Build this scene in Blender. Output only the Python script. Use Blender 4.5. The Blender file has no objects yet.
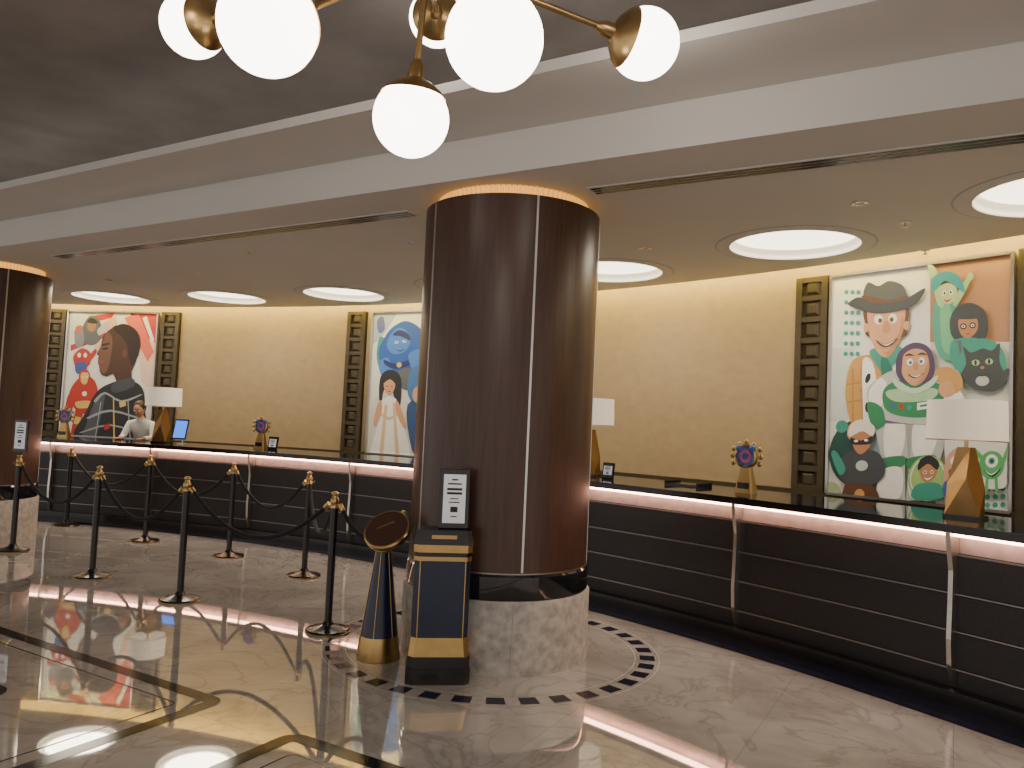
import bpy, bmesh, math, random
import numpy as np
from mathutils import Matrix, Vector
random.seed(4)
scene=bpy.context.scene
R2D=math.radians
CX,CY=-8.3,-2.4            # centre of the curved back wall
D=Vector((0.864,-0.503,0)) # long axis of the lobby
N=Vector((0.503,0.864,0))  # across the lobby
AXA=math.atan2(D.y,D.x)
def PS(p,s,z=0): return N*p+D*s+Vector((0,0,z))
def polar(R,a,z=0): return Vector((CX+R*math.cos(R2D(a)),CY+R*math.sin(R2D(a)),z))

# ---------------------------------------------------------------- materials
def nmat(name):
    m=bpy.data.materials.new(name); m.use_nodes=True
    nt=m.node_tree; b=nt.nodes['Principled BSDF']; return m,nt,b
MC={}
def mat(name,col,rough=0.5,metal=0.0,em=None,es=0.0,var=0.12,scale=12,bump=0.0,stretch=None,coat=0,ior=None):
    if name in MC: return MC[name]
    m,nt,b=nmat(name)
    tc=nt.nodes.new('ShaderNodeTexCoord'); mp=nt.nodes.new('ShaderNodeMapping')
    nt.links.new(tc.outputs['Object'],mp.inputs[0])
    if stretch: mp.inputs['Scale'].default_value=stretch
    nz=nt.nodes.new('ShaderNodeTexNoise'); nz.inputs['Scale'].default_value=scale; nz.inputs['Detail'].default_value=5
    nt.links.new(mp.outputs[0],nz.inputs['Vector'])
    cr=nt.nodes.new('ShaderNodeValToRGB')
    cr.color_ramp.elements[0].position=.3; cr.color_ramp.elements[1].position=.7
    cr.color_ramp.elements[0].color=tuple(c*(1-var) for c in col)+(1,)
    cr.color_ramp.elements[1].color=tuple(min(1,c*(1+var)) for c in col)+(1,)
    nt.links.new(nz.outputs['Fac'],cr.inputs[0]); nt.links.new(cr.outputs[0],b.inputs['Base Color'])
    b.inputs['Roughness'].default_value=rough; b.inputs['Metallic'].default_value=metal
    if ior: b.inputs['IOR'].default_value=ior
    if coat: b.inputs['Coat Weight'].default_value=coat; b.inputs['Coat Roughness'].default_value=.08
    if bump:
        bp=nt.nodes.new('ShaderNodeBump'); bp.inputs['Strength'].default_value=bump; bp.inputs['Distance'].default_value=.01
        nt.links.new(nz.outputs['Fac'],bp.inputs['Height']); nt.links.new(bp.outputs[0],b.inputs['Normal'])
    if em:
        b.inputs['Emission Color'].default_value=em+(1,); b.inputs['Emission Strength'].default_value=es
    MC[name]=m; return m
def marble(name,c1,c2,vein,rough=.05,tile=None):
    m,nt,b=nmat(name)
    tc=nt.nodes.new('ShaderNodeTexCoord'); mp=nt.nodes.new('ShaderNodeMapping')
    mp.inputs['Rotation'].default_value=(0,0,-AXA)
    nt.links.new(tc.outputs['Object'],mp.inputs[0])
    n1=nt.nodes.new('ShaderNodeTexNoise'); n1.inputs['Scale'].default_value=1.4; n1.inputs['Detail'].default_value=8; n1.inputs['Roughness'].default_value=.6
    n1.inputs['Distortion'].default_value=.6
    nt.links.new(mp.outputs[0],n1.inputs['Vector'])
    cr=nt.nodes.new('ShaderNodeValToRGB'); cr.color_ramp.elements[0].position=.35; cr.color_ramp.elements[1].position=.65
    cr.color_ramp.elements[0].color=c1+(1,); cr.color_ramp.elements[1].color=c2+(1,)
    nt.links.new(n1.outputs['Fac'],cr.inputs[0])
    n2=nt.nodes.new('ShaderNodeTexNoise'); n2.inputs['Scale'].default_value=1.7; n2.inputs['Detail'].default_value=10; n2.inputs['Distortion'].default_value=1.6
    nt.links.new(mp.outputs[0],n2.inputs['Vector'])
    vr=nt.nodes.new('ShaderNodeValToRGB'); e=vr.color_ramp.elements
    e[0].position=.475; e[0].color=(0,0,0,1); e[1].position=.5; e[1].color=(.42,.42,.42,1); x=e.new(.53); x.color=(0,0,0,1)
    nt.links.new(n2.outputs['Fac'],vr.inputs[0])
    mx=nt.nodes.new('ShaderNodeMix'); mx.data_type='RGBA'
    nt.links.new(vr.outputs[0],mx.inputs[0]); nt.links.new(cr.outputs[0],mx.inputs[6]); mx.inputs[7].default_value=vein+(1,)
    out=mx.outputs[2]
    if tile:
        bk=nt.nodes.new('ShaderNodeTexBrick'); bk.offset=0; bk.inputs['Scale'].default_value=1
        bk.inputs['Brick Width'].default_value=tile; bk.inputs['Row Height'].default_value=tile; bk.inputs['Mortar Size'].default_value=.002
        bk.inputs['Color1'].default_value=(1,1,1,1); bk.inputs['Color2'].default_value=(.94,.94,.94,1); bk.inputs['Mortar'].default_value=(.68,.66,.64,1)
        nt.links.new(mp.outputs[0],bk.inputs['Vector'])
        m2=nt.nodes.new('ShaderNodeMix'); m2.data_type='RGBA'; m2.blend_type='MULTIPLY'; m2.inputs[0].default_value=1
        nt.links.new(out,m2.inputs[6]); nt.links.new(bk.outputs['Color'],m2.inputs[7]); out=m2.outputs[2]
    nt.links.new(out,b.inputs['Base Color'])
    b.inputs['Roughness'].default_value=rough; b.inputs['IOR'].default_value=2.0; b.inputs['Metallic'].default_value=.38
    return m
M_FLOOR=marble('marble_floor',(.44,.41,.385),(.66,.635,.61),(.28,.24,.21),.025,.9)
M_GRAN=mat('granite',(.38,.355,.325),.4,var=.30,scale=16)
M_BLKMAR=mat('black_marble',(.010,.010,.013),.06,var=.5,ior=1.6)
M_INLAY=mat('black_inlay',(.008,.008,.009),.12,var=.5,ior=1.3)
M_NAVYT=mat('navy_tile',(.012,.014,.03),.12,var=.3,ior=1.35)
M_WALL=mat('wall_fabric',(.335,.245,.135),.75,var=.07,scale=7,bump=.15,stretch=(1,1,1.6))
M_SOFF=mat('soffit_paint',(.62,.595,.565),.75,var=.02,scale=1)
M_DARKC=mat('silver_leaf_ceiling',(.27,.25,.24),.42,metal=.35,var=.22,scale=1.6)
M_WOOD=mat('dark_mahogany',(.062,.027,.017),.34,var=.25,scale=5,stretch=(9,9,.5),ior=1.5)
M_GOLD=mat('brushed_gold',(.50,.33,.13),.33,metal=1,var=.08)
M_BRASS=mat('antique_brass',(.50,.34,.15),.3,metal=1,var=.12)
M_STEEL=mat('satin_steel',(.60,.57,.54),.3,metal=1,var=.05)
M_LINE=mat('thin_metal_line',(.30,.27,.25),.4,metal=1,var=.05)
M_BRONZE=mat('bronze_lattice',(.058,.043,.020),.45,metal=.2,var=.15)
M_BRONZED=mat('bronze_dark',(.030,.022,.011),.5,metal=.2,var=.15)
M_BLK=mat('black_lacquer',(.010,.009,.010),.22,var=.3)
M_LEATH=mat('black_leather_panel',(.011,.009,.010),.45,var=.4,scale=60,bump=.1)
M_NAVY=mat('navy_panel',(.010,.017,.045),.3,var=.2)
M_GLOBE=mat('opal_glass_lit',(.9,.85,.78),.3,em=(1,.88,.77),es=10,var=.02)
M_DISC=mat('light_diffuser',(.9,.86,.78),.5,em=(1,.90,.72),es=4.0,var=.02)
M_COVE=mat('cove_led',(.9,.8,.5),.5,em=(1,.80,.26),es=27,var=.02)
M_LED=mat('counter_led',(.9,.6,.5),.5,em=(1,.50,.34),es=20,var=.02)
M_SHADE=mat('linen_shade',(.62,.55,.44),.8,em=(1,.84,.64),es=.45,var=.06,scale=60)
M_ROPE=mat('black_velvet',(.008,.008,.009),.8,var=.3)
M_PAPER=mat('paper_white_glow',(.62,.62,.62),.6,em=(.92,.96,1),es=.22,var=.03)  # faint emission put into the paper so it looks lit
M_INK=mat('ink_black',(.02,.02,.02),.6,var=.1)

# ---------------------------------------------------------------- geometry helpers
def obj(name,me,parent=None,loc=None,rot=None):
    o=bpy.data.objects.new(name,me); scene.collection.objects.link(o)
    if parent: o.parent=parent
    if loc is not None: o.location=loc
    if rot is not None: o.rotation_euler=rot
    return o
def empty(name,loc=(0,0,0),rz=0):
    o=bpy.data.objects.new(name,None); o.empty_display_size=.2; scene.collection.objects.link(o)
    o.location=loc; o.rotation_euler=(0,0,rz); return o
def mesh(name,vs,fs,m,parent=None,loc=None,rot=None,smooth=False):
    me=bpy.data.meshes.new(name); me.from_pydata([tuple(v) for v in vs],[],fs)
    for mm in (m if isinstance(m,list) else [m]): me.materials.append(mm)
    bm=bmesh.new(); bm.from_mesh(me); bmesh.ops.recalc_face_normals(bm,faces=bm.faces); bm.to_mesh(me); bm.free()
    if smooth:
        for p in me.polygons: p.use_smooth=True
    return obj(name,me,parent,loc,rot)
def bevel(o,w,seg=2):
    b=o.modifiers.new('bevel','BEVEL'); b.width=w; b.segments=seg; b.limit_method='ANGLE'; return o
def box(name,size,loc,m,parent=None,rot=None,bev=0):
    x,y,z=[s/2 for s in size]
    vs=[(a,b,c) for a in(-x,x) for b in(-y,y) for c in(-z,z)]
    fs=[(0,1,3,2),(4,6,7,5),(0,4,5,1),(2,3,7,6),(0,2,6,4),(1,5,7,3)]
    o=mesh(name,vs,fs,m,parent,loc,rot)
    if bev: bevel(o,bev)
    return o
def lathe(name,prof,m,parent=None,loc=None,rot=None,seg=48,smooth=True,ang=35):
    vs=[];fs=[];n=len(prof)
    for i in range(seg):
        a=2*math.pi*i/seg
        for r,z in prof: vs.append((r*math.cos(a),r*math.sin(a),z))
    for i in range(seg):
        j=(i+1)%seg
        for k in range(n-1): fs.append((i*n+k,j*n+k,j*n+k+1,i*n+k+1))
    me=bpy.data.meshes.new(name); me.from_pydata(vs,[],fs); me.materials.append(m)
    bm=bmesh.new(); bm.from_mesh(me); bmesh.ops.remove_doubles(bm,verts=bm.verts,dist=1e-5)
    bmesh.ops.recalc_face_normals(bm,faces=bm.faces); bm.to_mesh(me); bm.free()
    if smooth:
        for p in me.polygons: p.use_smooth=True
        me.set_sharp_from_angle(angle=R2D(ang))
    return obj(name,me,parent,loc,rot)
def arcbox(name,R0,R1,z0,z1,a0,a1,m,parent=None,step=1.0):
    n=max(2,int(abs(a1-a0)/step)+1); vs=[];fs=[]
    for i in range(n+1):
        a=a0+(a1-a0)*i/n
        for R,z in((R0,z0),(R1,z0),(R1,z1),(R0,z1)): vs.append(polar(R,a,z))
    for i in range(n):
        for k in range(4): fs.append((i*4+k,i*4+(k+1)%4,(i+1)*4+(k+1)%4,(i+1)*4+k))
    fs.append((0,1,2,3)); fs.append(tuple(n*4+k for k in(3,2,1,0)))
    return mesh(name,vs,fs,m,parent)
def psbox(name,p0,p1,s0,s1,z0,z1,m,parent=None):
    vs=[PS(p,s,z) for p in(p0,p1) for s in(s0,s1) for z in(z0,z1)]
    fs=[(0,1,3,2),(4,6,7,5),(0,4,5,1),(2,3,7,6),(0,2,6,4),(1,5,7,3)]
    return mesh(name,vs,fs,m,parent)
def tube(name,pts,r,m,parent=None,res=6):
    cu=bpy.data.curves.new(name,'CURVE'); cu.dimensions='3D'; cu.bevel_depth=r; cu.bevel_resolution=res; cu.use_fill_caps=True
    sp=cu.splines.new('POLY'); sp.points.add(len(pts)-1)
    for i,p in enumerate(pts): sp.points[i].co=(*p,1)
    cu.materials.append(m)
    o=bpy.data.objects.new(name+'_tmp',cu); scene.collection.objects.link(o)
    dg=bpy.context.evaluated_depsgraph_get(); me=bpy.data.meshes.new_from_object(o.evaluated_get(dg))
    bpy.data.objects.remove(o)
    for p in me.polygons: p.use_smooth=True
    me.name=name
    return obj(name,me,parent)
def sphere(name,r,m,parent=None,loc=None,seg=40,sc=(1,1,1)):
    bm=bmesh.new(); bmesh.ops.create_uvsphere(bm,u_segments=seg,v_segments=seg//2,radius=r)
    for v in bm.verts: v.co=Vector((v.co.x*sc[0],v.co.y*sc[1],v.co.z*sc[2]))
    for f in bm.faces: f.smooth=True
    me=bpy.data.meshes.new(name); bm.to_mesh(me); bm.free(); me.materials.append(m)
    return obj(name,me,parent,loc)

# ---------------------------------------------------------------- room shell
floor=mesh('floor',[PS(-6,-18,0),PS(-6,9,0),PS(10,9,0),PS(10,-18,0)],[(0,1,2,3)],M_FLOOR)
WA0,WA1=12,108
wall=arcbox('wall_back',14.65,14.85,0,3.42,WA0,WA1,M_WALL)
trim=arcbox('trim_1',14.60,14.65,0,1.0,WA0,WA1,M_BRONZED)
arcbox('trim_2',14.585,14.65,1.0,1.07,WA0,WA1,M_BRONZE)
# ceiling : curved soffit slab with circular light wells
SO=14.38; pch=4.0; cp=N.x*CX+N.y*CY; cs=D.x*CX+D.y*CY
hs=math.sqrt(SO**2-(pch-cp)**2)
poly=[]
a_start=math.atan2(pch-cp,hs); a_end=math.pi-a_start
nn=72
for i in range(nn+1):
    a=a_start+(a_end-a_start)*i/nn
    poly.append(PS(cp+SO*math.sin(a),cs+SO*math.cos(a)))
vs=[(v.x,v.y,3.10) for v in poly]+[(v.x,v.y,3.36) for v in poly]; n=len(poly)
fs=[tuple(range(n)),tuple(range(2*n-1,n-1,-1))]+[(i,(i+1)%n,n+(i+1)%n,n+i) for i in range(n)]
soff=mesh('ceiling_soffit',vs,fs,M_SOFF)
WELLS=[23.0+8.04*k for k in range(9)]
cv=[];cf=[]
for a in WELLS:
    c=polar(13.56,a); b0=len(cv); sg=64
    for zz in(3.0,3.30):
        for i in range(sg): cv.append((c.x+.5*math.cos(2*math.pi*i/sg),c.y+.5*math.sin(2*math.pi*i/sg),zz))
    cf.append(tuple(b0+i for i in range(sg))); cf.append(tuple(b0+2*sg-1-i for i in range(sg)))
    for i in range(sg): cf.append((b0+i,b0+(i+1)%sg,b0+sg+(i+1)%sg,b0+sg+i))
cut=mesh('cutter',cv,cf,M_SOFF)
bo=soff.modifiers.new('b','BOOLEAN'); bo.object=cut; bo.operation='DIFFERENCE'; bo.solver='EXACT'
dg=bpy.context.evaluated_depsgraph_get(); me=bpy.data.meshes.new_from_object(soff.evaluated_get(dg))
soff.modifiers.clear(); soff.data=me; bpy.data.objects.remove(cut)
M_WELL=mat('light_well_side',(.80,.76,.66),.6,var=.02)
M_RIMS=mat('rim_shade_and_joint_grey',(.42,.40,.38),.7,var=.02)  # grey for the painted edge shade of the wells, and for granite joints
for a in WELLS:
    e=empty('recessed_ceiling_light',polar(13.56,a,3.10))
    lathe('well_side',[(.497,0.0),(.497,.19)],M_WELL,e,seg=64)
    lathe('diffuser',[(0,.13),(.2,.128),(.36,.12),(.44,.10),(.47,.07)],M_DISC,e,seg=64)
    lathe('rim',[(.50,.002),(.50,-.008),(.515,-.010),(.60,-.006),(.605,-.004)],M_SOFF,e,seg=64)
    lathe('rim_shade_ring',[(.603,-.004),(.615,-.003),(.62,.001)],M_RIMS,e,seg=64)  # edge shade around the well, painted as a thin grey ring
# upper stepped ceiling
psbox('trim_3',3.38,4.0,-16,8,3.36,3.42,M_SOFF)
psbox('trim_5',3.40,3.999,4.0,8,3.10,3.36,M_SOFF)
ceil=psbox('ceiling',-6,5.2,-16,9,4.02,4.12,M_DARKC)
psbox('trim_6',4.6,4.7,-16,9,3.36,4.02,M_SOFF)
cl=psbox('cove_light_strip',4.3,4.38,-14,6,3.42,3.45,mat('cove_soft',(.9,.8,.6),.5,em=(1,.86,.74),es=1.5))
# wall cove
arcbox('cove_light_strip',14.40,14.44,3.17,3.25,WA0+2,WA1-2,M_COVE)
arcbox('trim_7',14.2,14.86,3.42,3.47,WA0,WA1,M_SOFF)
# slot diffusers
for s0,s1 in((-8.25,-3.55),(-2.1,3.6)):
    e=empty('linear_air_diffuser',PS(4.52,(s0+s1)/2,3.1),AXA)
    L=s1-s0
    box('frame',(L,.15,.010),(0,0,-.003),M_SOFF,e)
    for k in(-.045,0,.045): box('slot',(L-.04,.032,.012),(0,k,-.004),M_BLK,e)
for x,y in((2.22,4.96),(1.08,6.48),(-2.6,7.4),(-5.0,9.4)):
    e=empty('ceiling_downlight',(x,y,3.0995))
    lathe('ring',[(.03,.0),(.03,-.006),(.05,-.008),(.055,0)],M_STEEL,e,seg=24); lathe('lens',[(0,-.003),(.03,-.003)],M_BLK,e,seg=24)
for x,y in((3.27,6.11),(2.72,5.35),(-.95,6.6),(.3,6.4),(-3.6,8.6)):
    e=empty('fire_sprinkler',(x,y,3.0995))
    lathe('plate',[(0,-.006),(.035,-.006),(.04,0)],M_STEEL,e,seg=20); lathe('head',[(.008,0),(.008,-.03),(.02,-.034),(.02,-.037),(0,-.04)],M_STEEL,e,seg=16)

# ---------------------------------------------------------------- columns
def column(loc):
    e=empty('round_column',loc)
    lathe('granite_base',[(0,0),(.645,0),(.645,.44),(.635,.455),(0,.455)],M_GRAN,e,seg=96)
    lathe('black_band',[(.3,.455),(.626,.455),(.630,.47),(.630,.60),(.618,.615),(.3,.615)],M_BLKMAR,e,seg=96)
    lathe('steel_line',[(.3,.615),(.620,.615),(.620,.624),(.3,.624)],M_LINE,e,seg=96)
    lathe('wood_shaft',[(.3,.624),(.617,.624),(.617,3.02),(.3,3.02)],M_WOOD,e,seg=128)
    face=math.atan2(-loc[1],-loc[0])
    for k in range(5):
        a=face+R2D(14.5)+k*2*math.pi/5
        box('seam_strip',(.012,.014,2.39),(.615*math.cos(a),.615*math.sin(a),1.824),M_STEEL,e,rot=(0,0,a))
    vs=[];fs=[];sg=360
    for i in range(sg):
        a=2*math.pi*i/sg; r=.535 if (i//2)%2 else .518
        vs+=[(r*math.cos(a),r*math.sin(a),2.99),(r*math.cos(a),r*math.sin(a),3.10)]
    for i in range(sg): j=(i+1)%sg; fs.append((2*i,2*j,2*j+1,2*i+1))
    mesh('fluted_gold_collar',vs,fs,mat('gold_painted_glow',(.75,.45,.13),.3,metal=.8,em=(1,.50,.10),es=.9),e)  # light on the collar is emission in the gold; no lamp behind it
    for k in range(4):
        a=face+R2D(10+90*k); box('granite_joint',(.006,.004,.44),(.644*math.cos(a),.644*math.sin(a),.225),M_RIMS,e,rot=(0,0,a))
COL=(-.045,5.44,0)
column(COL); column((-6.10,8.87,0))
# floor inlays
e=empty('floor_inlay_ring',(COL[0]-.02,COL[1]+.03,0))
vs=[];fs=[]
for k in range(36):
    a0=2*math.pi*k/36; a1=a0+R2D(5.6); b=len(vs)
    for r,a in((1.03,a0),(1.13,a0),(1.13,a1),(1.03,a1)): vs.append((r*math.cos(a),r*math.sin(a),.0015))
    fs.append((b,b+1,b+2,b+3))
mesh('tiles',vs,fs,M_NAVYT,e)
lathe('thin_line_outer',[(1.155,.0012),(1.160,.0012)],M_GRAN,e,seg=96); lathe('thin_line_inner',[(.995,.0012),(1.0,.0012)],M_GRAN,e,seg=96)
def ribbon(name,pts,w,z,m,parent=None):
    vs=[];fs=[];n=len(pts)
    for i,p in enumerate(pts):
        a=pts[max(0,i-1)]; b=pts[min(n-1,i+1)]; t=(b-a).normalized(); q=Vector((-t.y,t.x,0))
        vs+=[p+q*w/2+Vector((0,0,z)),p-q*w/2+Vector((0,0,z))]
    for i in range(n-1): fs.append((2*i,2*i+1,2*i+3,2*i+2))
    return mesh(name,vs,fs,m,parent)
def corner(c,d1,d2,r,L1,L2):
    pts=[c+d1*L1]; cc=c+d1*r+d2*r
    for i in range(13):
        t=math.pi/2*i/12; pts.append(cc-d2*r*math.cos(t)-d1*r*math.sin(t))
    pts.append(c+d2*L2); return pts
e=empty('floor_inlay_border')
c1=Vector((-1.50,4.20,0)); c2=Vector((-.98,3.80,0))
for c,d in((c1,-D),(c2,D)):
    ribbon('black_stripe',corner(c,d,-N,.06,6,5),.085,.0015,M_INLAY,e)
    cc=c+d*.14-N*.14
    ribbon('thin_line',corner(cc,d,-N,.04,6,5),.008,.0015,M_INLAY,e)
    ribbon('black_stripe_inner',corner(c+d*.95-N*.55,d,-N,.12,6,5),.035,.0015,M_INLAY,e)

# ---------------------------------------------------------------- reception counter
e=empty('reception_counter')
A0,A1=22,93
arcbox('plinth',12.98,13.5,0,.11,A0,A1,M_BLK,e)
arcbox('toe_tiles_and_shade',12.78,12.98,0,.03,A0,A1,M_NAVYT,e)  # dark tiles; also the floor shadow at the counter foot, put into colour
arcbox('body',13.07,13.55,.11,.90,A0,A1,M_LEATH,e)
arcbox('light_band',13.09,13.5,.90,1.035,A0,A1,mat('band_metal',(.42,.37,.35),.4,metal=.5),e)
arcbox('led_strip',13.012,13.035,1.004,1.036,A0,A1,M_LED,e)
arcbox('counter_top',12.985,13.95,1.036,1.075,A0,A1,M_BLKMAR,e)
arcbox('top_edge_trim',12.98,12.985,1.024,1.068,A0,A1,M_BLK,e)
for z in(.892,.66,.44,.22): arcbox('steel_line',13.055,13.07,z-.004,z+.004,A0,A1,M_LINE,e)
for z0,z1 in((.23,.43),(.45,.65),(.67,.885)):
    arcbox('padded_panel',13.058,13.07,z0,z1,A0,A1,M_LEATH,e)
arcbox('back_worktop',13.95,14.05,.72,.75,A0,A1,M_BLK,e)
for k in range(-1,9):
    a=32.65+6.85*k
    if not(A0<a<A1): continue
    prof=[(-.085,1.03),(-.075,.95),(-.045,.8),(-.05,.6),(-.06,.4),(-.05,.25),(-.01,.12),(.02,.12),(.02,1.03)]
    vs=[(x,y,z) for x in(-.014,.014) for y,z in prof]; n=len(prof)
    fs=[tuple(range(n)),tuple(range(2*n-1,n-1,-1))]+[(i,(i+1)%n,n+(i+1)%n,n+i) for i in range(n)]
    mesh('metal_fin',vs,fs,M_STEEL,e,loc=polar(13.06,a),rot=(0,0,R2D(a-90)))

# ---------------------------------------------------------------- pilasters
def pilaster(a):
    e=empty('lattice_pilaster',polar(14.63,a),R2D(a-90)); w=.31; z0,z1=1.07,3.05
    box('back',(w,.03,z1-z0),(0,0,(z0+z1)/2),M_BRONZED,e)
    for x in(-w/2+.03,w/2-.03): box('stile',(.06,.045,z1-z0),(x,-.025,(z0+z1)/2),M_BRONZE,e)
    nb=10; hh=(z1-z0)/nb
    for i in range(nb+1): box('rail',(w-.12,.035,.05),(0,-.025,min(max(z0+i*hh,z0+.025),z1-.025)),M_BRONZE,e)
    for i in range(nb):
        zc=z0+(i+.5)*hh; s=.068
        mesh('stud',[(-s,-.015,zc-s),(s,-.015,zc-s),(s,-.015,zc+s),(-s,-.015,zc+s),(-s*.6,-.035,zc-s*.6),(s*.6,-.035,zc-s*.6),(s*.6,-.035,zc+s*.6),(-s*.6,-.035,zc+s*.6)],
             [(4,5,6,7),(0,1,5,4),(1,2,6,5),(2,3,7,6),(3,0,4,7)],M_BRONZE,e)
for a in(40.72,33.40,65.5,57.5,85.95,78.32): pilaster(a)

# ---------------------------------------------------------------- murals
def homog(q):
    dst=[(0,1),(1,1),(1,0),(0,0)]; A=[];B=[]
    for (x,y),(u,v) in zip(q,dst):
        A.append([x,y,1,0,0,0,-u*x,-u*y]);B.append(u); A.append([0,0,0,x,y,1,-v*x,-v*y]);B.append(v)
    h=np.linalg.solve(np.array(A,float),np.array(B,float)); return np.append(h,1).reshape(3,3)
def sm(pts,k=5):
    n=len(pts);o=[]
    for i in range(n):
        p0,p1,p2,p3=[pts[(i+j)%n] for j in(-1,0,1,2)]
        for t in range(k):
            t/=k
            o.append(tuple(.5*((2*p1[c])+(-p0[c]+p2[c])*t+(2*p0[c]-5*p1[c]+4*p2[c]-p3[c])*t*t+(-p0[c]+3*p1[c]-3*p2[c]+p3[c])*t**3) for c in(0,1)))
    return o
def E(x,y,rx,ry=None,rot=0,n=20):
    ry=ry or rx; r=R2D(rot)
    return [(x+rx*math.cos(t)*math.cos(r)-ry*math.sin(t)*math.sin(r),y+rx*math.cos(t)*math.sin(r)+ry*math.sin(t)*math.cos(r)) for t in [2*math.pi*i/n for i in range(n)]]
def mural(aL,aR,z0,z1,quad,shapes,bg):
    pL=polar(14.60,aL,z0); pR=polar(14.60,aR,z0); W=(pR-pL).length; H=z1-z0
    rz=math.atan2(pR.y-pL.y,pR.x-pL.x)
    e=empty('wall_mural',pL,rz); Hm=homog(quad)
    box('backing_panel',(W,.02,H),(W/2,0.005,H/2),mat('mural_ground_%d'%aL,bg,.5,var=.03),e)
    for x in(0,W): box('frame_side',(.025,.05,H),(x,-.01,H/2),M_STEEL,e)
    for z in(0,H): box('frame_rail',(W,.05,.025),(W/2,-.01,z),M_STEEL,e)
    vs=[];fs=[];mi=[];mats=[]
    for i,(col,pts) in enumerate(shapes):
        m=mat('ink_%s'%'_'.join('%03d'%int(c*1000) for c in col),col,.55,var=.04)
        if m not in mats: mats.append(m)
        b=len(vs)
        for x,y in pts:
            w=Hm@np.array([x,y,1.0]); s,t=w[0]/w[2],w[1]/w[2]
            s=min(max(s,.008),.992); t=min(max(t,.006),.994)
            vs.append((s*W,-.006-.0003*i,t*H))
        fs.append(tuple(range(b,b+len(pts)))); mi.append(mats.index(m))
    me=bpy.data.meshes.new('painted_figures'); me.from_pydata(vs,[],fs)
    for m in mats: me.materials.append(m)
    for p,k in zip(me.polygons,mi): p.material_index=k
    obj('painted_figures',me,e)
RED=(.42,.03,.02)
BLK=(.02,.02,.025);GRY=(.10,.11,.12);LG=(.42,.45,.43);SK=(.55,.29,.16);SKD=(.44,.21,.11);TAN=(.42,.19,.09);GRN=(.03,.20,.09);LIME=(.28,.45,.16);WHT=(.75,.74,.70);MUS=(.50,.27,.08);BRN=(.10,.04,.02);DT=(.015,.06,.055);AQ=(.04,.26,.20)
s3=[]
s3.append(((.38,.20,.11),[(932,262),(1021,250),(1021,345),(932,345)]))
s3.append(((.60,.60,.54),[(932,345),(1021,345),(1021,410),(932,410)]))
s3.append(((.70,.70,.66),[(832,281),(870,276),(850,330),(832,345)]))
s3.append(((.56,.60,.56),[(832,350),(856,350),(850,420),(832,420)]))
for i in range(3):
    for j in range(7): s3.append((AQ,E(848+6*i,296+10*j,2.3,n=8)))
for i in range(5):
    for j in range(4): s3.append((AQ,E(984+8*i,490+8*j,2.8,n=8)))
s3.append((DT,E(864,452,30,33,n=36)))
s3.append((AQ,E(846,426,6,6)))
# cowboy
s3+= [((.28,.36,.42),sm([(872,430),(906,428),(905,445),(896,500),(880,505),(876,470)])),
 (MUS,sm([(854,366),(872,357),(895,362),(908,376),(906,432),(868,428),(862,400)])),
 ((.42,.20,.05),[(864,370),(866,370),(872,426),(870,426)]),((.42,.20,.05),[(884,370),(886,370),(890,428),(888,428)]),((.42,.20,.05),[(856,392),(905,384),(905,386),(857,394)]),((.42,.20,.05),[(862,408),(906,402),(906,404),(862,410)]),
 (WHT,sm([(866,362),(876,366),(881,400),(877,430),(868,428),(866,395)])),(BLK,E(871,380,2.4,5,20)),(BLK,E(876,394,2,4)),(BLK,E(871,408,2.4,5)),(BLK,E(877,420,2,4)),
 (WHT,sm([(896,362),(906,372),(908,384),(898,384)])),(BLK,E(902,375,2.5,4)),
 (MUS,sm([(854,366),(849,395),(856,425),(866,430),(865,404),(862,385),(864,368)])),((.42,.20,.05),[(850,385),(863,383),(863,385),(850,387)]),((.42,.20,.05),[(851,402),(865,400),(865,402),(851,404)]),((.42,.20,.05),[(855,370),(857,370),(858,424),(856,424)]),
 (SK,sm([(854,424),(866,424),(870,434),(862,442),(852,436)])),
 (BRN,[(866,428),(906,431),(905,437),(866,434)]),(MUS,E(884,433,4,4)),
 (AQ,sm([(874,352),(904,350),(901,362),(888,374),(878,365)])),((.02,.15,.12),sm([(884,362),(890,360),(896,376),(886,380)],3)),
 (BRN,sm([(869,310),(908,307),(911,326),(906,340),(872,340),(868,328)])),
 (SK,sm([(873,310),(905,307),(907,328),(903,342),(896,355),(889,360),(881,355),(874,343),(871,328)])),
 (SKD,sm([(905,320),(907,328),(903,342),(896,355),(889,360),(896,345),(902,335)],4)),
 (SK,E(909.5,329,3,4.5)),(SK,E(869,331,2.6,4.5)),(WHT,E(881.5,323,4.4,4.8)),(WHT,E(895.5,322,4.4,4.8)),((.10,.05,.02),E(883,324,2.1,2.4)),((.10,.05,.02),E(894.5,323,2.1,2.4)),
 (BRN,sm([(875,315),(881,312),(887,315),(881,314.5)],4)),(BRN,sm([(890,314),(896,311),(903,313),(896,313.5)],4)),
 (SKD,sm([(888,325),(891,325),(894,333),(890,336),(885,334)])),
 (BRN,sm([(879,343),(889,347),(901,341),(896,347),(889,350),(883,348)],4)),(WHT,sm([(882,345),(889,347.6),(898,343.5),(894,346.5),(889,348.6)],3)),(SKD,sm([(886,354),(889,355),(892,353.5),(889,356)],3)),
 ((.06,.07,.08),sm([(867,304),(870,287),(881,290),(892,285),(906,290),(909,304),(890,309)])),(BRN,sm([(867,299),(890,304),(909,299),(909,304),(890,309),(867,304)],3)),
 ((.035,.045,.055),sm([(851,308),(862,301),(878,307),(905,304),(928,292),(920,307),(904,314),(880,317),(862,313)]))]
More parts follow.
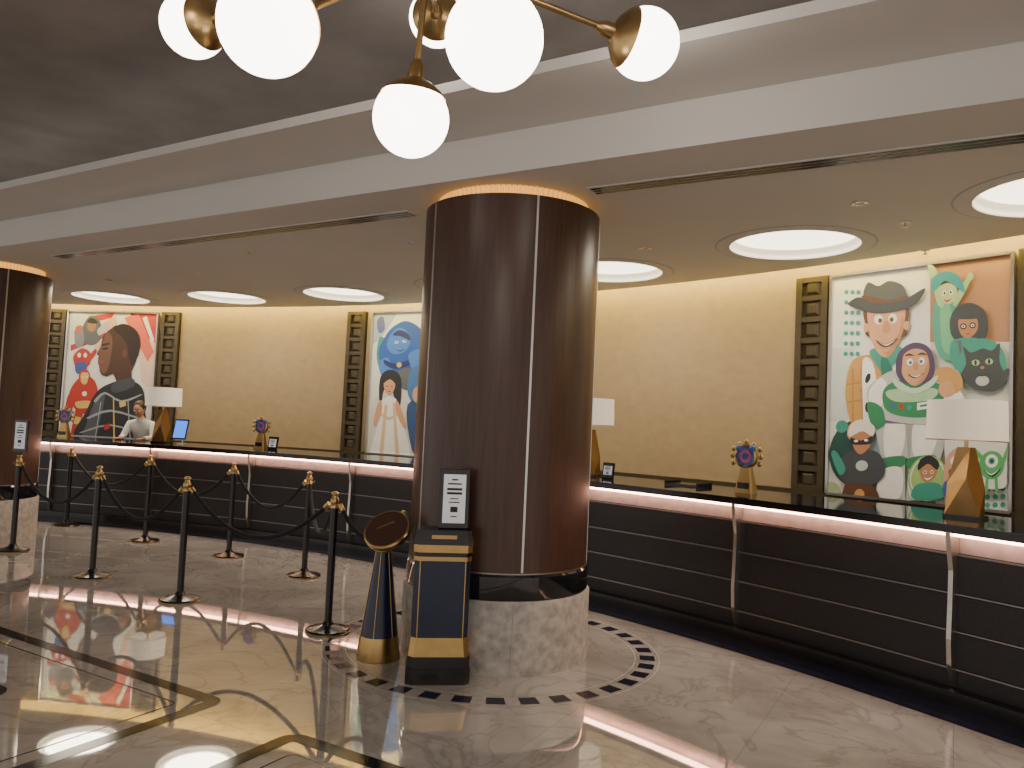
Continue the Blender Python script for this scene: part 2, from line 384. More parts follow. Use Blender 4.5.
# happy teal-haired woman and small companion
s3+= [((.06,.30,.22),sm([(940,304),(958,303),(972,340),(966,362),(944,360),(936,330)])),((.14,.42,.22),sm([(944,312),(954,310),(958,352),(947,352)])),
 ((.30,.48,.25),sm([(930,262),(935,260),(948,304),(941,308)],3)),((.30,.48,.25),E(932,262,3,4)),((.30,.48,.25),sm([(972,280),(976,282),(962,308),(957,305)],3)),((.30,.48,.25),E(975,280,3,4)),
 ((.40,.50,.25),sm([(943,292),(951,287),(960,291),(960,301),(953,308),(945,304)])),((.02,.25,.33),sm([(936,296),(936,282),(950,275),(964,281),(969,296),(959,290),(948,285)])),
 (WHT,E(948,297,2.2,2.6)),(WHT,E(955,296,2.2,2.6)),(BLK,E(948.3,297,1.1,1.4)),(BLK,E(954.7,296,1.1,1.4)),(RED,sm([(947,302.5),(951,304),(956,302),(951,306)],3)),
 ((.04,.05,.06),sm([(954,324),(962,310),(978,307),(992,318),(992,340),(978,348),(958,342)])),(TAN,sm([(963,324),(973,319),(982,323),(982,334),(973,342),(965,337)])),((.04,.05,.06),sm([(962,322),(972,316),(984,321),(974,323)],3)),
 (BLK,E(968,330,3.4,3)),(BLK,E(977.5,329,3.4,3)),(WHT,E(968,330,2,1.6)),(WHT,E(977.5,329,2,1.6)),(BLK,E(968,330,.9)),(BLK,E(977.5,329,.9)),(RED,[(970,337),(975,336.5),(973,338.5)]),
 (AQ,sm([(956,345),(986,343),(992,362),(984,372),(960,372)])),(GRY,[(962,344),(966,344),(970,370),(966,370)]),(GRY,[(975,344),(979,344),(983,370),(979,370)])]
# cat in circle
s3+= [(AQ,E(988,368,25,26,n=32)),((.05,.06,.065),sm([(968,350),(976,356),(988,352),(998,354),(1006,347),(1006,366),(1014,385),(1000,394),(980,392),(966,380),(971,366)])),
 (LG,E(988,384,7,5)),((.35,.5,.25),E(981,366,4,3)),((.35,.5,.25),E(995,365,4,3)),(BLK,E(981,366,1.3,2.6)),(BLK,E(995,365,1.3,2.6)),(TAN,E(988,371,2,1.5)),(BLK,sm([(982,377),(988,379),(994,376),(988,380)],3)),
 ((.05,.06,.065),sm([(1004,380),(1014,372),(1016,376),(1010,388)]))]
# astronaut
s3+= [(LG,sm([(884,418),(952,418),(948,452),(938,478),(940,514),(912,516),(914,466),(910,462),(908,514),(880,514),(886,460)])),
 (WHT,sm([(890,425),(909,425),(906,455),(891,458)])),(WHT,sm([(919,425),(943,426),(936,456),(919,456)])),((.30,.32,.31),sm([(911,425),(917,425),(914,462)],3)),
 ((.16,.08,.22),[(887,416),(950,416),(948,426),(889,424)]),(GRN,sm([(886,458),(909,456),(907,466),(884,468)])),(GRN,sm([(914,458),(940,456),(938,466),(914,468)])),(WHT,sm([(886,470),(907,468),(905,496),(884,496)])),(WHT,sm([(915,470),(937,468),(938,496),(916,496)])),
 (GRN,[(881,500),(908,500),(909,510),(880,510)]),(GRN,[(912,500),(940,500),(942,510),(912,510)]),
 (LG,sm([(872,394),(886,378),(905,372),(938,374),(964,388),(958,424),(888,420)])),
 (WHT,sm([(874,392),(886,380),(892,392),(884,410),(876,408)])),(GRN,sm([(872,404),(886,408),(890,424),(878,428)])),
 (GRN,sm([(888,392),(905,382),(936,384),(954,394),(948,414),(920,419),(892,412)])),
 ((.35,.52,.32),sm([(893,392),(940,391),(935,402),(900,403)])),(RED,E(906,408,2.6)),(AQ,E(914,409,2.6)),((.05,.1,.3),E(898,407,2.4)),(WHT,[(922,405),(943,402),(943,409),(922,412)]),(GRN,[(925,407),(940,404.5),(940,406.5),(925,409)]),
 (WHT,sm([(950,386),(966,394),(972,412),(966,424),(952,418)])),(GRN,sm([(954,416),(972,414),(975,432),(964,444),(950,438)])),
 (MUS,sm([(936,376),(952,370),(966,378),(968,390),(960,396),(948,388)])),(SK,sm([(946,386),(956,384),(960,396),(950,400),(944,394)])),
 ((.45,.60,.45),sm([(898,380),(920,391),(942,378),(938,388),(920,396),(902,390)])),
 ((.07,.045,.10),sm([(901,376),(903,356),(918,346),(934,351),(940,370),(934,384),(912,386)])),
 (SK,sm([(907,366),(909,357),(919,352),(930,355),(934,366),(933,376),(927,385),(920,388),(913,385),(907,377)])),(SKD,sm([(934,366),(933,376),(927,385),(920,388),(927,379),(930,371)],4)),
 (WHT,E(914.5,365,3.2,3.5)),(WHT,E(926.5,364,3.2,3.5)),((.05,.12,.22),E(915.2,365.5,1.7)),((.05,.12,.22),E(925.8,364.5,1.7)),(BRN,sm([(909,359),(914,356.5),(919,359),(914,358.8)],4)),(BRN,sm([(922,358),(927,355.5),(932,358),(927,357.8)],4)),
 (SKD,sm([(919,366),(922,366),(923.5,371),(920.5,373),(918,371)])),(BRN,sm([(913,376.5),(921,378.5),(929,375.5),(925,379),(920,380.5),(916,379.5)],4)),(WHT,sm([(915,377.5),(921,378.8),(927,376.8),(921,380)],3))]
# masked hero circle
s3+= [((.05,.055,.065),sm([(846,474),(850,454),(868,448),(886,454),(890,474),(868,486)])),(TAN,sm([(858,434),(868,429),(877,434),(876,445),(867,453),(860,447)])),((.70,.66,.58),sm([(855,436),(857,424),(868,420),(880,427),(878,436),(868,431)])),
 (BLK,sm([(857,437),(867,440),(878,436),(877,443),(867,444),(858,443)],3)),(WHT,E(862,440.3,2,1.2)),(WHT,E(872,439.8,2,1.2)),((.45,.5,.48),E(868,464,6,5)),(AQ,sm([(846,472),(838,452),(843,450),(852,466)])),
 (BRN,sm([(850,486),(858,480),(882,486),(886,512),(872,506),(862,512),(850,504)])),(MUS,E(866,492,5,6)),((.30,.36,.2),sm([(836,480),(848,486),(848,512),(836,512)]))]
# boy circle, one eyed monster
s3+= [(LIME,E(934,478,20,22,n=30)),(WHT,E(934,478,18,20,n=30)),(LIME,E(934,478,17,19,n=30)),(AQ,sm([(920,486),(930,482),(946,484),(950,496),(934,499),(918,496)])),(TAN,sm([(926,468),(934,464),(943,467),(942,476),(934,482),(927,477)])),(BLK,sm([(924,470),(926,460),(936,456),(945,463),(943,470),(934,464)])),
 (WHT,E(931,472,1.8)),(WHT,E(938,472,1.8)),(BLK,E(931,472,1)),(BLK,E(938,472,1)),(WHT,sm([(930,477),(934,478),(939,476),(934,480)],3)),
 ((.62,.62,.58),sm([(952,440),(975,438),(1019,430),(1018,486),(975,486),(955,470)])),
 ((.08,.36,.12),E(999,467,13,14,n=24)),(WHT,E(999,463,6.5)),(AQ,E(999,463,3.4)),(BLK,E(999,463,1.6)),(BLK,sm([(990,471),(999,475),(1009,470),(1000,479)],3)),(WHT,sm([(992,472),(999,475.5),(1007,471),(999,477)],3)),
 ((.08,.36,.12),[(993,479),(996,479),(995,494),(992,494)]),((.08,.36,.12),[(1002,479),(1005,479),(1006,494),(1003,494)]),((.08,.36,.12),sm([(988,462),(980,452),(982,450),(990,458)],3)),((.08,.36,.12),sm([(1010,462),(1016,448),(1018,450),(1012,466)],3)),
 ((.55,.30,.20),sm([(955,455),(970,450),(975,475),(968,500),(952,500),(950,475)])),(WHT,E(962,462,5)),(BLK,E(962,462,2)),(RED,sm([(956,470),(969,468),(968,474),(957,476)],3)),((.05,.1,.3),sm([(951,482),(973,480),(970,500),(953,500)]))]
mural(39.95,34.15,1.06,3.03,[(834,281),(1019,255),(1016,514),(832,489)],s3,(.70,.69,.65))
GOLDI=(.62,.42,.12)
SIL=(.30,.31,.33)
HD=[(112,332),(108,337),(106.5,343),(106,347),(103.5,352),(102.5,355),(105,357),(103.5,359.5),(105.2,361.5),(103.8,364),(106,367),(105.5,371),(108,375.5),(113,377),(119,374),(122,380),(124,390),(138,384),(137,372),(141,362),(144,350),(144,338),(138,329),(128,324.5),(119,326)]
s1=[((.60,.60,.58),[(73,311),(100,312),(84,345),(73,352)]),(RED,[(134,312),(163,312),(160,350),(150,368),(136,345)]),((.66,.46,.34),[(140,330),(161,344),(158,395),(146,380)]),((.60,.12,.07),[(128,318),(142,313),(158,352),(152,362)]),((.70,.68,.64),[(146,318),(150,316),(158,340),(156,344)]),
 ((.66,.46,.34),[(96,330),(120,316),(124,345),(100,350)]),(RED,[(76,346),(110,333),(110,338),(76,352)]),(RED,[(98,316),(118,312),(116,318),(100,322)]),
 (GRY,sm([(86,330),(94,316),(104,322),(106,338),(98,346),(88,342)])),((.34,.16,.08),E(96,327,4.5,5.5)),(BLK,sm([(91,322),(96,318),(102,323),(96,324)],3)),((.5,.5,.5),sm([(102,330),(110,324),(112,330),(104,336)])),((.2,.2,.22),sm([(79,332),(86,326),(89,344),(82,348)])),((.5,.1,.05),E(83,330,3,4)),
 (RED,sm([(79,358),(87,349),(96,354),(95,366),(84,370)])),((.05,.08,.3),sm([(82,364),(92,364),(92,374),(83,374)])),(WHT,E(85,356,1.8,2.4)),(WHT,E(91,356,1.8,2.4)),(RED,sm([(94,358),(100,350),(102,353),(95,363)])),
 (RED,sm([(80,386),(90,376),(101,381),(105,396),(99,412),(86,411),(77,398)])),(RED,sm([(76,396),(82,392),(80,412),(74,412)])),(RED,sm([(102,392),(109,398),(106,414),(101,410)])),
 (RED,E(91,377,5.5,7)),(GOLDI,sm([(88,374),(95,374),(94,383),(91,385),(88,382)])),(WHT,[(88.5,377),(90.5,377),(90.5,378),(88.5,378)]),(WHT,[(92,377),(94.5,377),(94.5,378),(92,378)]),(WHT,E(92,394,2.4)),(GOLDI,sm([(84,402),(98,401),(97,407),(86,408)])),
 (RED,[(84,409),(91,411),(89,436),(80,436)]),(RED,[(94,411),(101,408),(108,434),(100,436)]),(GOLDI,[(84,416),(90,417),(89,424),(83,423)]),(GOLDI,[(96,416),(102,415),(104,422),(98,424)]),
 (BLK,sm([(86,438),(94,412),(104,392),(118,383),(134,380),(148,388),(151,410),(150,440)])),
 ((.07,.08,.10),sm([(96,420),(104,398),(112,394),(108,420),(104,438),(92,438)])),
 ((.06,.026,.017),HD),
 ((.14,.065,.04),sm([(112,333),(107.5,343),(104,353),(106,357),(105,361),(106,371),(111,374),(115,366),(117,350),(117,338)],3)),
 ((.02,.011,.01),sm([(118,329),(128,324),(140,330),(145,342),(143,356),(138,366),(134,358),(132,346),(126,337)],4)),((.02,.01,.01),sm([(107.5,345),(114,343.5),(114.5,345),(108,346.8)],3)),((.02,.01,.01),sm([(108,349),(113,348),(112.5,350),(108.5,350.5)],3)),((.22,.06,.045),sm([(104.2,360.5),(110,361.5),(109,364),(104.6,363.8)],3)),((.10,.045,.03),E(130,354,2.5,4.5)),
 ((.05,.055,.07),sm([(119,384),(137,378),(140,386),(121,393)],3)),
 (SIL,sm([(102,400),(112,392),(128,400),(146,394),(146,395.5),(128,402),(112,394),(104,402)],3)),(SIL,sm([(97,416),(118,409),(148,417),(148,418.5),(118,411),(98,418)],3)),(SIL,sm([(92,430),(118,423),(148,431),(148,432.5),(118,424.5),(92,431.5)],3)),(GOLDI,[(120,398),(121,398),(123,438),(121.5,438)]),
 (GOLDI,[(126,402),(132,400),(133,405),(127,407)]),(RED,[(112,424),(118,422),(118,427),(113,429)]),
 (SIL,[(134,400),(135,400),(138,438),(137,438)]),(SIL,[(108,402),(109,402),(105,438),(104,438)])]
mural(85.15,79.15,1.06,3.03,[(73,311),(162,313),(156,437),(70,434)],s1,(.68,.67,.63))
BLU=(.02,.09,.36)
s2=[((.60,.58,.52),[(376,400),(430,360),(460,400),(460,460),(372,460)]),((.35,.42,.48),[(377,316),(400,315),(384,340),(376,345)]),((.1,.12,.3),sm([(380,322),(386,318),(388,330),(382,334)])),
 (AQ,sm([(380,356),(383,338),(390,343),(390,362),(384,370)])),
 (BLU,sm([(382,352),(388,338),(396,328),(410,322),(426,332),(432,356),(422,376),(404,374),(396,380),(386,368)])),((.05,.18,.52),sm([(390,344),(399,330),(409,331),(414,342),(408,352),(396,354)])),((.05,.18,.52),sm([(382,364),(391,358),(396,370),(388,380)])),((.02,.03,.12),sm([(396,336),(402,331),(411,334),(414,341),(404,337)],3)),(WHT,E(400,343,2.0,1.3,-10)),(WHT,E(408,342,2.0,1.3,10)),(BLK,E(400,343,.8)),(BLK,E(408,342,.8)),(BLK,sm([(399,350),(404,351),(409,349),(404,352)],3)),
 ((.02,.03,.12),sm([(388,360),(400,364),(418,358),(418,363),(400,369),(389,365)],3)),(GOLDI,E(403,365,2.5)),((.05,.18,.52),sm([(412,356),(424,350),(430,364),(420,374)])),
 (GRY,sm([(402,372),(412,368),(424,372),(420,388),(406,388)])),
 (BLK,sm([(383,388),(386,374),(396,370),(405,378),(405,402),(400,412),(397,392),(388,390),(385,412)])),(SK,sm([(388,382),(393,378),(399,382),(398,390),(393.5,395),(389,390)])),(BLK,sm([(386,384),(388,376),(396,375),(400,384),(394,379)],3)),(BRN,E(391,386,.9,.6)),(BRN,E(396,386,.9,.6)),(RED,E(393.5,391,1.4,.6)),
 (WHT,sm([(376,460),(382,424),(386,400),(400,398),(408,422),(414,460)])),((.62,.44,.27),[(389,404),(392,404),(388,458),(384,458)]),((.62,.44,.27),[(397,402),(399.5,402),(404,458),(400,458)]),((.62,.44,.27),sm([(386,412),(394,416),(402,411),(402,414),(394,419),(386,415)],3)),(SK,sm([(382,404),(386,400),(386,412),(381,424),(378,422)])),(SK,sm([(400,400),(404,404),(411,424),(408,426),(401,412)])),
 ((.05,.14,.34),sm([(414,372),(426,366),(430,396),(420,404),(412,392)])),((.03,.07,.18),sm([(412,404),(440,404),(442,450),(420,455)])),(SK,E(424,394,7,9)),
 (MUS,sm([(440,340),(455,335),(460,380),(446,390)])),((.12,.3,.1),sm([(440,395),(458,392),(462,440),(446,450)]))]
mural(64.35,58.35,1.06,3.03,[(377,314),(470,310),(464,457),(371,451)],s2,(.68,.67,.63))

# ---------------------------------------------------------------- chandelier
e=empty('globe_chandelier')
hub=Vector((-.40,2.9,3.34))
sphere('hub',.07,M_BRASS,e,hub); tube('stem',[hub,hub+Vector((0,0,.62))],.014,M_BRASS,e); lathe('canopy',[(0,-.04),(.09,-.03),(.10,.0)],M_BRASS,e,loc=(hub.x,hub.y,4.02))
for g in [(-1.57,3.52,3.35),(-.78,2.25,2.71),(-.44,2.94,2.72),(-.10,2.25,2.70),(-.49,4.01,3.70),(.50,3.21,3.20),(.45,2.3,3.3),(-1.3,2.5,3.4),(-.5,1.6,3.1)]:
    g=Vector(g); d=(hub-g).normalized()
    sphere('opal_globe',.148,M_GLOBE,e,g)
    q=d.to_track_quat('Z','Y').to_euler()
    lathe('brass_cup',[(.126,.085),(.113,.105),(.073,.138),(.034,.155),(.03,.20),(.016,.23),(0,.23)],M_BRASS,e,loc=g,rot=q,seg=40)
    tube('arm',[g+d*.2,hub],.013,M_BRASS,e)

# ---------------------------------------------------------------- stanchions and ropes
ST={}
def stanchion(key,x,y):
    e=empty('stanchion',(x,y,0)); ST[key]=Vector((x,y,0))
    lathe('base',[(0,0),(.155,0),(.158,.012),(.15,.022),(.09,.034),(.045,.05),(.03,.075),(0,.075)],M_BLK,e,seg=40)
    lathe('base_ring',[(.155,.001),(.160,.004),(.160,.008),(.156,.010)],M_BRASS,e,seg=40)
    lathe('post',[(.027,.05),(.028,.90)],M_BLK,e,seg=24)
    lathe('collar',[(.0,.885),(.030,.885),(.031,.90),(.026,.91),(.031,.925),(.031,.945),(.022,.96),(.018,.975),(.027,.985),(.027,.993),(.010,1.005),(0,1.006)],M_BRASS,e,seg=28)
    for k in range(4):
        a=k*math.pi/2+.5; tube('hook',[(.027*math.cos(a),.027*math.sin(a),.905),(.046*math.cos(a),.046*math.sin(a),.90),(.050*math.cos(a),.050*math.sin(a),.918)],.0035,M_BRASS,e,res=2)
for k,x,y in(('A',-1.25,5.64),('B',-2.62,6.34),('C',-3.72,7.05),('D',-5.12,8.10),('E',-1.92,7.50),('F',-2.95,8.33),('G',-4.18,9.03),('H',-5.61,9.92)): stanchion(k,x,y)
def rope(p,q,sag=.32):
    pts=[]
    t=(q-p).normalized()
    p=p+t*.05; q=q-t*.05
    for i in range(29):
        u=i/28; x=p.lerp(q,u); x.z=.912-sag*(1-(2*u-1)**2)
        pts.append(x)
    e=empty('velvet_rope',((p+q)/2).to_tuple()); o=Vector(e.location)
    pts=[x-o for x in pts]; tube('rope',pts,.016,M_ROPE,e)
    for s in(0,1):
        a,b=(pts[0],pts[1]) if s==0 else (pts[-1],pts[-2]); tube('brass_end',[a,a+(b-a).normalized()*.05],.0185,M_BRASS,e)
for a,b in('AB','BC','CD','EF','FG','GH'): rope(ST[a],ST[b])
rope(ST['A'],Vector((-.66,5.36,0)),.22); rope(ST['E'],ST['A'],.34)
def sign(e,loc,w,h,rx=0):
    s=empty('framed_sign',loc); 
    if e: s.parent=e
    s.rotation_euler=(rx,0,0)
    bevel(box('frame',(w,.022,h),(0,0,h/2),M_BLK,s),.004)
    box('paper',(w*.74,.004,h-.065),(0,-.012,h/2),M_PAPER,s)
    for k,(ww,zz,hh) in enumerate(((.20,.82,.008),(.46,.75,.008),(.50,.66,.013),(.50,.59,.013),(.28,.50,.006),(.36,.44,.006),(.24,.32,.030),(.20,.20,.006))):
        box('text_line',(w*ww,.002,hh*h/.33),(0,-.015,h*zz),M_INK,s)
    return s
e=empty('sign_stand',(-5.12,8.10,1.0),R2D(-20)); sign(e,(0,0,.03),.20,.34); lathe('socket',[(.02,.0065),(.02,.035),(0,.035)],M_BLK,e,seg=16)

# ---------------------------------------------------------------- kiosk beside column
def prism(name,w,d,ch,z0,z1,m,e,w2=None,d2=None):
    def ring(w,d,z):
        x,y=w/2,d/2; return [(-x+ch,-y,z),(x-ch,-y,z),(x,-y+ch,z),(x,y-ch,z),(x-ch,y,z),(-x+ch,y,z),(-x,y-ch,z),(-x,-y+ch,z)]
    vs=ring(w,d,z0)+ring(w2 or w,d2 or d,z1)
    fs=[tuple(range(7,-1,-1)),tuple(range(8,16))]+[(i,(i+1)%8,8+(i+1)%8,8+i) for i in range(8)]
    return mesh(name,vs,fs,m,e)
e=empty('pedestal_kiosk',(-.375,4.725,0),R2D(8))
prism('base',.38,.24,.03,0,.09,M_BLK,e); prism('base_upper',.37,.23,.03,.09,.16,M_BLK,e)
prism('gold_band_low',.36,.225,.03,.16,.27,M_GOLD,e,.335,.215)
prism('body',.335,.215,.03,.27,.72,M_NAVY,e)
for x in(-.135,.135): box('gold_corner',(.006,.004,.45),(x,-.1085,.495),M_GOLD,e)
prism('gold_band_top',.345,.22,.03,.72,.745,M_GOLD,e)
prism('cap_dark',.34,.215,.03,.745,.77,M_BLK,e); prism('gold_band_cap',.35,.225,.03,.77,.815,M_GOLD,e)
prism('cap',.36,.23,.03,.815,.90,M_BLK,e,.33,.20)
box('name_plate',(.15,.004,.022),(0,-.110,.862),M_GOLD,e,rot=(R2D(-12),0,0))
sign(e,(.055,.0,.90),.185,.36,R2D(-4))
# cone pedestal
e=empty('cone_pedestal',(-.79,5.08,0),R2D(9))
lathe('gold_foot',[(0,0),(.14,0),(.142,.01),(.122,.15),(0,.15)],M_GOLD,e)
lathe('cone',[(.121,.15),(.045,.70),(0,.70)],M_NAVY,e); lathe('neck_ring',[(.047,.68),(.056,.69),(.05,.73),(0,.74)],M_GOLD,e)
for k in range(6):
    a=k*math.pi/3+.25; vs=[(.123*math.cos(a),.123*math.sin(a),.15),(.048*math.cos(a),.048*math.sin(a),.69)]
    tube('gold_rib',vs,.003,M_GOLD,e,res=2)
hd=empty('tilted_head',(.02,0,.82)); hd.parent=e; hd.rotation_euler=(R2D(38),R2D(-24),0)
lathe('gold_rim',[(0,-.03),(.14,-.03),(.155,-.02),(.158,.012),(.15,.022),(.142,.022)],M_BRASS,hd)
lathe('dark_face',[(0,.018),(.142,.02)],M_WOOD,hd); tube('support',[(0,0,-.03),(0,-.03,-.09)],.03,M_BRASS,hd)
box('label',(.12,.015,.003),(0,.03,.021),M_GOLD,hd)

# ---------------------------------------------------------------- counter items
TZ=1.075
def table_lamp(R,a):
    e=empty('table_lamp',polar(R,a,TZ),R2D(a-90+12))
    prism('foot',.22,.22,.02,0,.02,M_BLK,e)
    # faceted gold body
    b=[(-.10,-.085,.02),(.10,-.09,.02),(.09,.09,.02),(-.09,.08,.02)]; mdl=[(-.105,-.02,.22),(.03,-.115,.26),(.10,.05,.20),(-.02,.11,.25)]; t=[(-.045,-.04,.46),(.035,-.045,.46),(.045,.04,.46),(-.035,.045,.46)]
    vs=b+mdl+t; fs=[(0,1,2,3),(8,9,10,11)]
    for A,B in((0,4),(4,8)):
        for i in range(4):
            j=(i+1)%4; fs+= [(A+i,A+j,B+j),(A+i,B+j,B+i)]
    mesh('faceted_body',vs,fs,mat('bronzed_gold',(.36,.22,.09),.36,metal=1,var=.08),e)
    tube('stem',[(0,0,.46),(0,0,.56)],.012,M_BRASS,e)
    lathe('shade',[(.222,.50),(.237,.50),(.230,.765),(.225,.765),(.218,.50)],M_SHADE,e,seg=64)
    lathe('shade_trim',[(.238,.500),(.240,.500),(.240,.508),(.238,.508)],M_BRASS,e,seg=64)
    lathe('shade_cap',[(0,.755),(.226,.755)],M_SHADE,e,seg=64); sphere('bulb',.03,M_GLOBE,e,(0,0,.62),seg=16)
for R,a in((13.55,33.45),(13.55,47.85),(13.6,75.3)): table_lamp(R,a)
M_EMB=mat('emblem_blue',(.06,.12,.36),.3,var=.5,scale=25); M_EMP=mat('emblem_pink',(.55,.10,.30),.3)
def award(R,a):
    e=empty('emblem_trophy',polar(R,a,TZ),R2D(a-90))
    prism('gold_stand',.17,.10,.012,0,.22,M_GOLD,e,.09,.05); box('nameplate',(.10,.004,.05),(0,-.052,.06),M_BLK,e)
    hd=empty('emblem',(0,-.01,.30)); hd.parent=e; hd.rotation_euler=(math.pi/2,0,0)
    lathe('rim',[(.085,-.015),(.10,-.015),(.10,.015),(.085,.02)],M_GOLD,hd); lathe('disc',[(0,.012),(.088,.012)],M_EMB,hd); lathe('pink_arc',[(.03,.014),(.055,.014)],M_EMP,hd)
    for k in range(12):
        t=2*math.pi*k/12; L=.05 if k%2 else .035
        if math.sin(t)<-.6: continue
        c=(.105+L/2)
        sphere('petal',.028,M_GOLD,hd,(c*math.cos(t)*1.08,c*math.sin(t)*.9,0),seg=12,sc=(.8,.8,.3))
    for sx in(-1,1): sphere('ear',.035,M_EMB,hd,(sx*.06,.06,.01),seg=14,sc=(1,1,.4))
for R,a in((13.5,40.5),(13.6,68.4),(13.6,81.9)): award(R,a)
for R,a,w,h in((13.5,46.7,.13,.15),(13.6,67.6,.15,.17)):
    e=empty('counter_sign',polar(R,a,TZ),R2D(a-90)); sign(e,(0,0,0),w,h,R2D(-8))
e=empty('tablet_stand',polar(13.6,74.0,TZ),R2D(74.0-90))
bevel(box('screen_housing',(.22,.014,.28),(0,0,.20),M_BLK,e,rot=(R2D(-12),0,0)),.005); box('screen',(.19,.004,.24),(0,-.009,.199),mat('screen_blue',(.03,.15,.7),.3,em=(.05,.22,1),es=1.5),e,rot=(R2D(-12),0,0))
tube('neck',[(0,.03,.09),(0,.05,.01)],.012,M_STEEL,e); lathe('foot',[(0,0),(.07,0),(.07,.012),(0,.014)],M_STEEL,e,loc=(0,.04,0))
e=empty('document_tray',polar(13.6,43.2,TZ),R2D(43.2-90))
box('tray_base',(.34,.24,.012),(0,0,.006),M_BLK,e)
for x in(-.165,.165): box('tray_side',(.01,.24,.03),(x,0,.02),M_BLK,e)
box('paper',(.22,.2,.004),(0,0,.014),M_BLK,e)
# receptionist behind the desk
M_SKIN=mat('skin',(.50,.27,.18),.5); M_HAIR=mat('hair_dark',(.035,.020,.013),.45,var=.3,scale=60); M_SHIRT=mat('shirt_white',(.65,.65,.65),.7); M_TROU=mat('trousers_navy',(.015,.018,.03),.7)
def skinmesh(name,V,Ed,Rd,e,m,root=0,sub=2):
    me=bpy.data.meshes.new(name); me.from_pydata(V,Ed,[]); o=obj(name,me,e)
    sk=o.modifiers.new('s','SKIN')
    for i,r in enumerate(Rd):
        x=me.skin_vertices[0].data[i]; x.radius=(r if isinstance(r,tuple) else (r,r)); x.use_root=(i==root)
    ss=o.modifiers.new('sub','SUBSURF'); ss.levels=sub; ss.render_levels=sub
    dg=bpy.context.evaluated_depsgraph_get(); nm=bpy.data.meshes.new_from_object(o.evaluated_get(dg)); o.modifiers.clear(); o.data=nm
    for p in nm.polygons: p.use_smooth=True
    nm.materials.clear(); nm.materials.append(m); return o
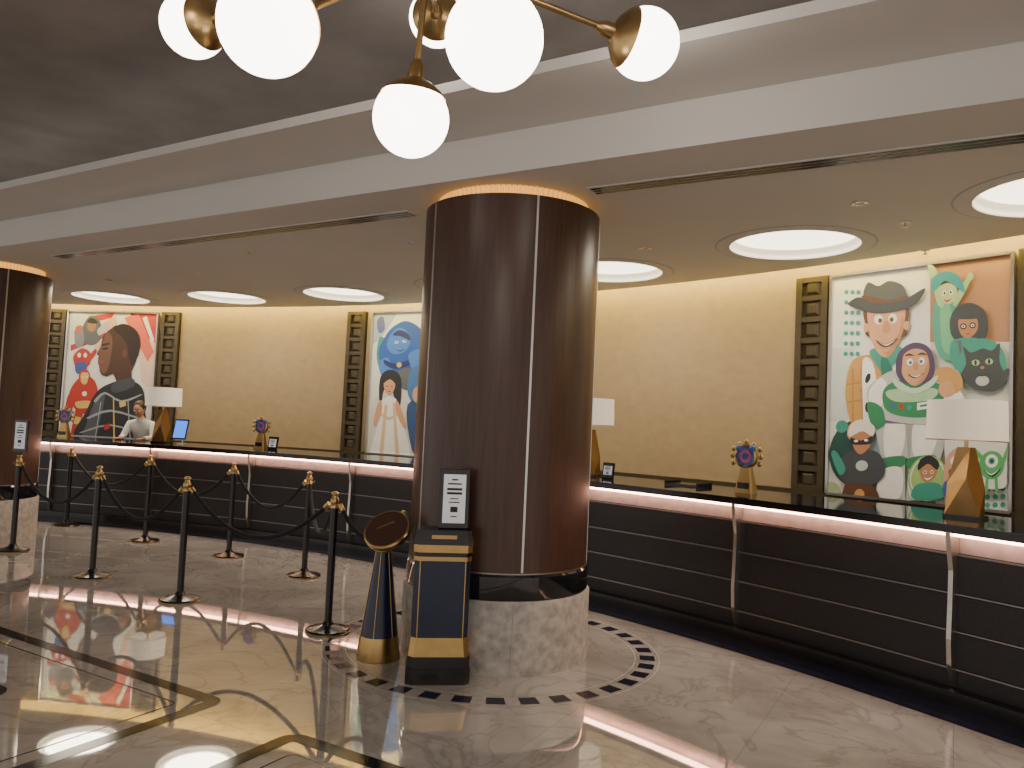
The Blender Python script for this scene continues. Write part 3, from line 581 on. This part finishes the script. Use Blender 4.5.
def person(loc,rz,jacket,tilt=22):
    e=empty('receptionist',loc,rz); e.scale=(.96,.96,.96)
    V=[(0,.05,.93),(0,.03,1.08),(0,-.03,1.25),(0,-.08,1.38),(0,-.10,1.44),(0,-.13,1.50),
       (-.17,-.08,1.36),(-.23,-.16,1.16),(-.17,-.36,1.15),(.17,-.08,1.36),(.23,-.16,1.16),(.17,-.36,1.15),
       (-.10,.05,.88),(-.11,.03,.48),(-.11,.07,.07),(-.11,-.10,.035),(.10,.05,.88),(.11,.03,.48),(.11,.07,.07),(.11,-.10,.035)]
    Ed=[(0,1),(1,2),(2,3),(3,4),(4,5),(3,6),(6,7),(7,8),(3,9),(9,10),(10,11),(0,12),(12,13),(13,14),(14,15),(0,16),(16,17),(17,18),(18,19)]
    Rd=[(.15,.11),(.125,.10),(.15,.11),(.13,.09),.055,.05,.065,.045,.032,.065,.045,.032,.09,.06,.045,.04,.09,.06,.045,.04]
    o=skinmesh('body',V,Ed,Rd,e,jacket); me=o.data
    for m in(M_TROU,M_SKIN,M_BLK): me.materials.append(m)
    for p in me.polygons:
        c=p.center
        if c.z<.09: p.material_index=3
        elif c.z<.95 and c.y>-.25: p.material_index=1
        elif c.z>1.44 and abs(c.x)<.08: p.material_index=2
        elif c.y<-.34 and c.z>.65: p.material_index=2
    h=empty('head',(0,-.165,1.585)); h.parent=e; h.rotation_euler=(R2D(tilt),0,0)
    bm=bmesh.new(); bmesh.ops.create_uvsphere(bm,u_segments=28,v_segments=20,radius=.1)
    for v in bm.verts:
        z=v.co.z/.1; k=1-.28*max(0,-z)**1.5
        v.co=Vector((v.co.x*.78*k,v.co.y*.95*k-(.012 if z<-.4 and v.co.y<0 else 0),v.co.z*1.18))
    for f in bm.faces: f.smooth=True
    me=bpy.data.meshes.new('skull'); bm.to_mesh(me); bm.free(); me.materials.append(M_SKIN); obj('skull',me,h)
    mesh('nose',[(-.014,-.088,-.02),(.014,-.088,-.02),(0,-.092,.02),(0,-.118,-.018)],[(0,1,3),(1,2,3),(2,0,3)],M_SKIN,h)
    for sx in(-1,1):
        sphere('eye',.011,M_PAPER,h,(sx*.03,-.084,.012),seg=12); sphere('pupil',.006,M_INK,h,(sx*.03,-.092,.012),seg=8)
        sphere('ear',.022,M_SKIN,h,(sx*.079,.0,0),seg=12,sc=(.4,.7,1.2)); box('brow',(.03,.006,.005),(sx*.03,-.088,.034),M_HAIR,h)
    box('mouth',(.04,.006,.008),(0,-.086,-.052),mat('lips',(.35,.10,.08),.5),h)
    sphere('hair',.1,M_HAIR,h,(0,.022,.026),seg=24,sc=(.88,.98,1.12)); sphere('hair_bun',.04,M_HAIR,h,(0,.13,.0),seg=16)
    for sx in(-1,1):
        hx,hy,hz=sx*.17,-.38,1.145
        skinmesh('palm',[(hx,hy,hz),(hx,hy-.05,hz)],[(0,1)],[(.03,.016),(.036,.014)],e,M_SKIN,sub=1)
        for i,L in enumerate((.065,.075,.07,.055)):
            x=hx+(i-1.5)*.017
            skinmesh('finger',[(x,hy-.05,hz),(x,hy-.07-L*.5,hz+.004),(x,hy-.06-L,hz-.010)],[(0,1),(1,2)],[.0085,.008,.0065],e,M_SKIN,sub=1)
        skinmesh('thumb',[(hx-sx*.025,hy-.01,hz),(hx-sx*.05,hy-.04,hz),(hx-sx*.055,hy-.07,hz-.005)],[(0,1),(1,2)],[.011,.010,.008],e,M_SKIN,sub=1)
person(polar(14.15,78.35,0),R2D(78.35-90+12),M_SHIRT,tilt=24)

# ---------------------------------------------------------------- lights
def area(name,loc,size,en,col,rot=(0,0,0)):
    l=bpy.data.lights.new(name,'AREA'); l.energy=en; l.color=col; l.shape='DISK'; l.size=size
    o=bpy.data.objects.new(name,l); scene.collection.objects.link(o); o.location=loc; o.rotation_euler=rot
for a in WELLS: area('well_lamp',polar(13.56,a,3.14),.8,24,(1,.87,.69))
w=bpy.data.worlds.new('lobby_ambient'); scene.world=w; w.use_nodes=True
w.node_tree.nodes['Background'].inputs[0].default_value=(.94,.87,.81,1); w.node_tree.nodes['Background'].inputs[1].default_value=1.15

# ---------------------------------------------------------------- camera
cam=bpy.data.cameras.new('cam'); co=bpy.data.objects.new('camera',cam); scene.collection.objects.link(co)
cam.sensor_width=36; cam.lens=36*769/1024
co.matrix_world=Matrix.Translation((0,0,1.55))@(Matrix.Rotation(R2D(93),4,'X')@Matrix.Rotation(R2D(2.6),4,'Z'))
scene.camera=co
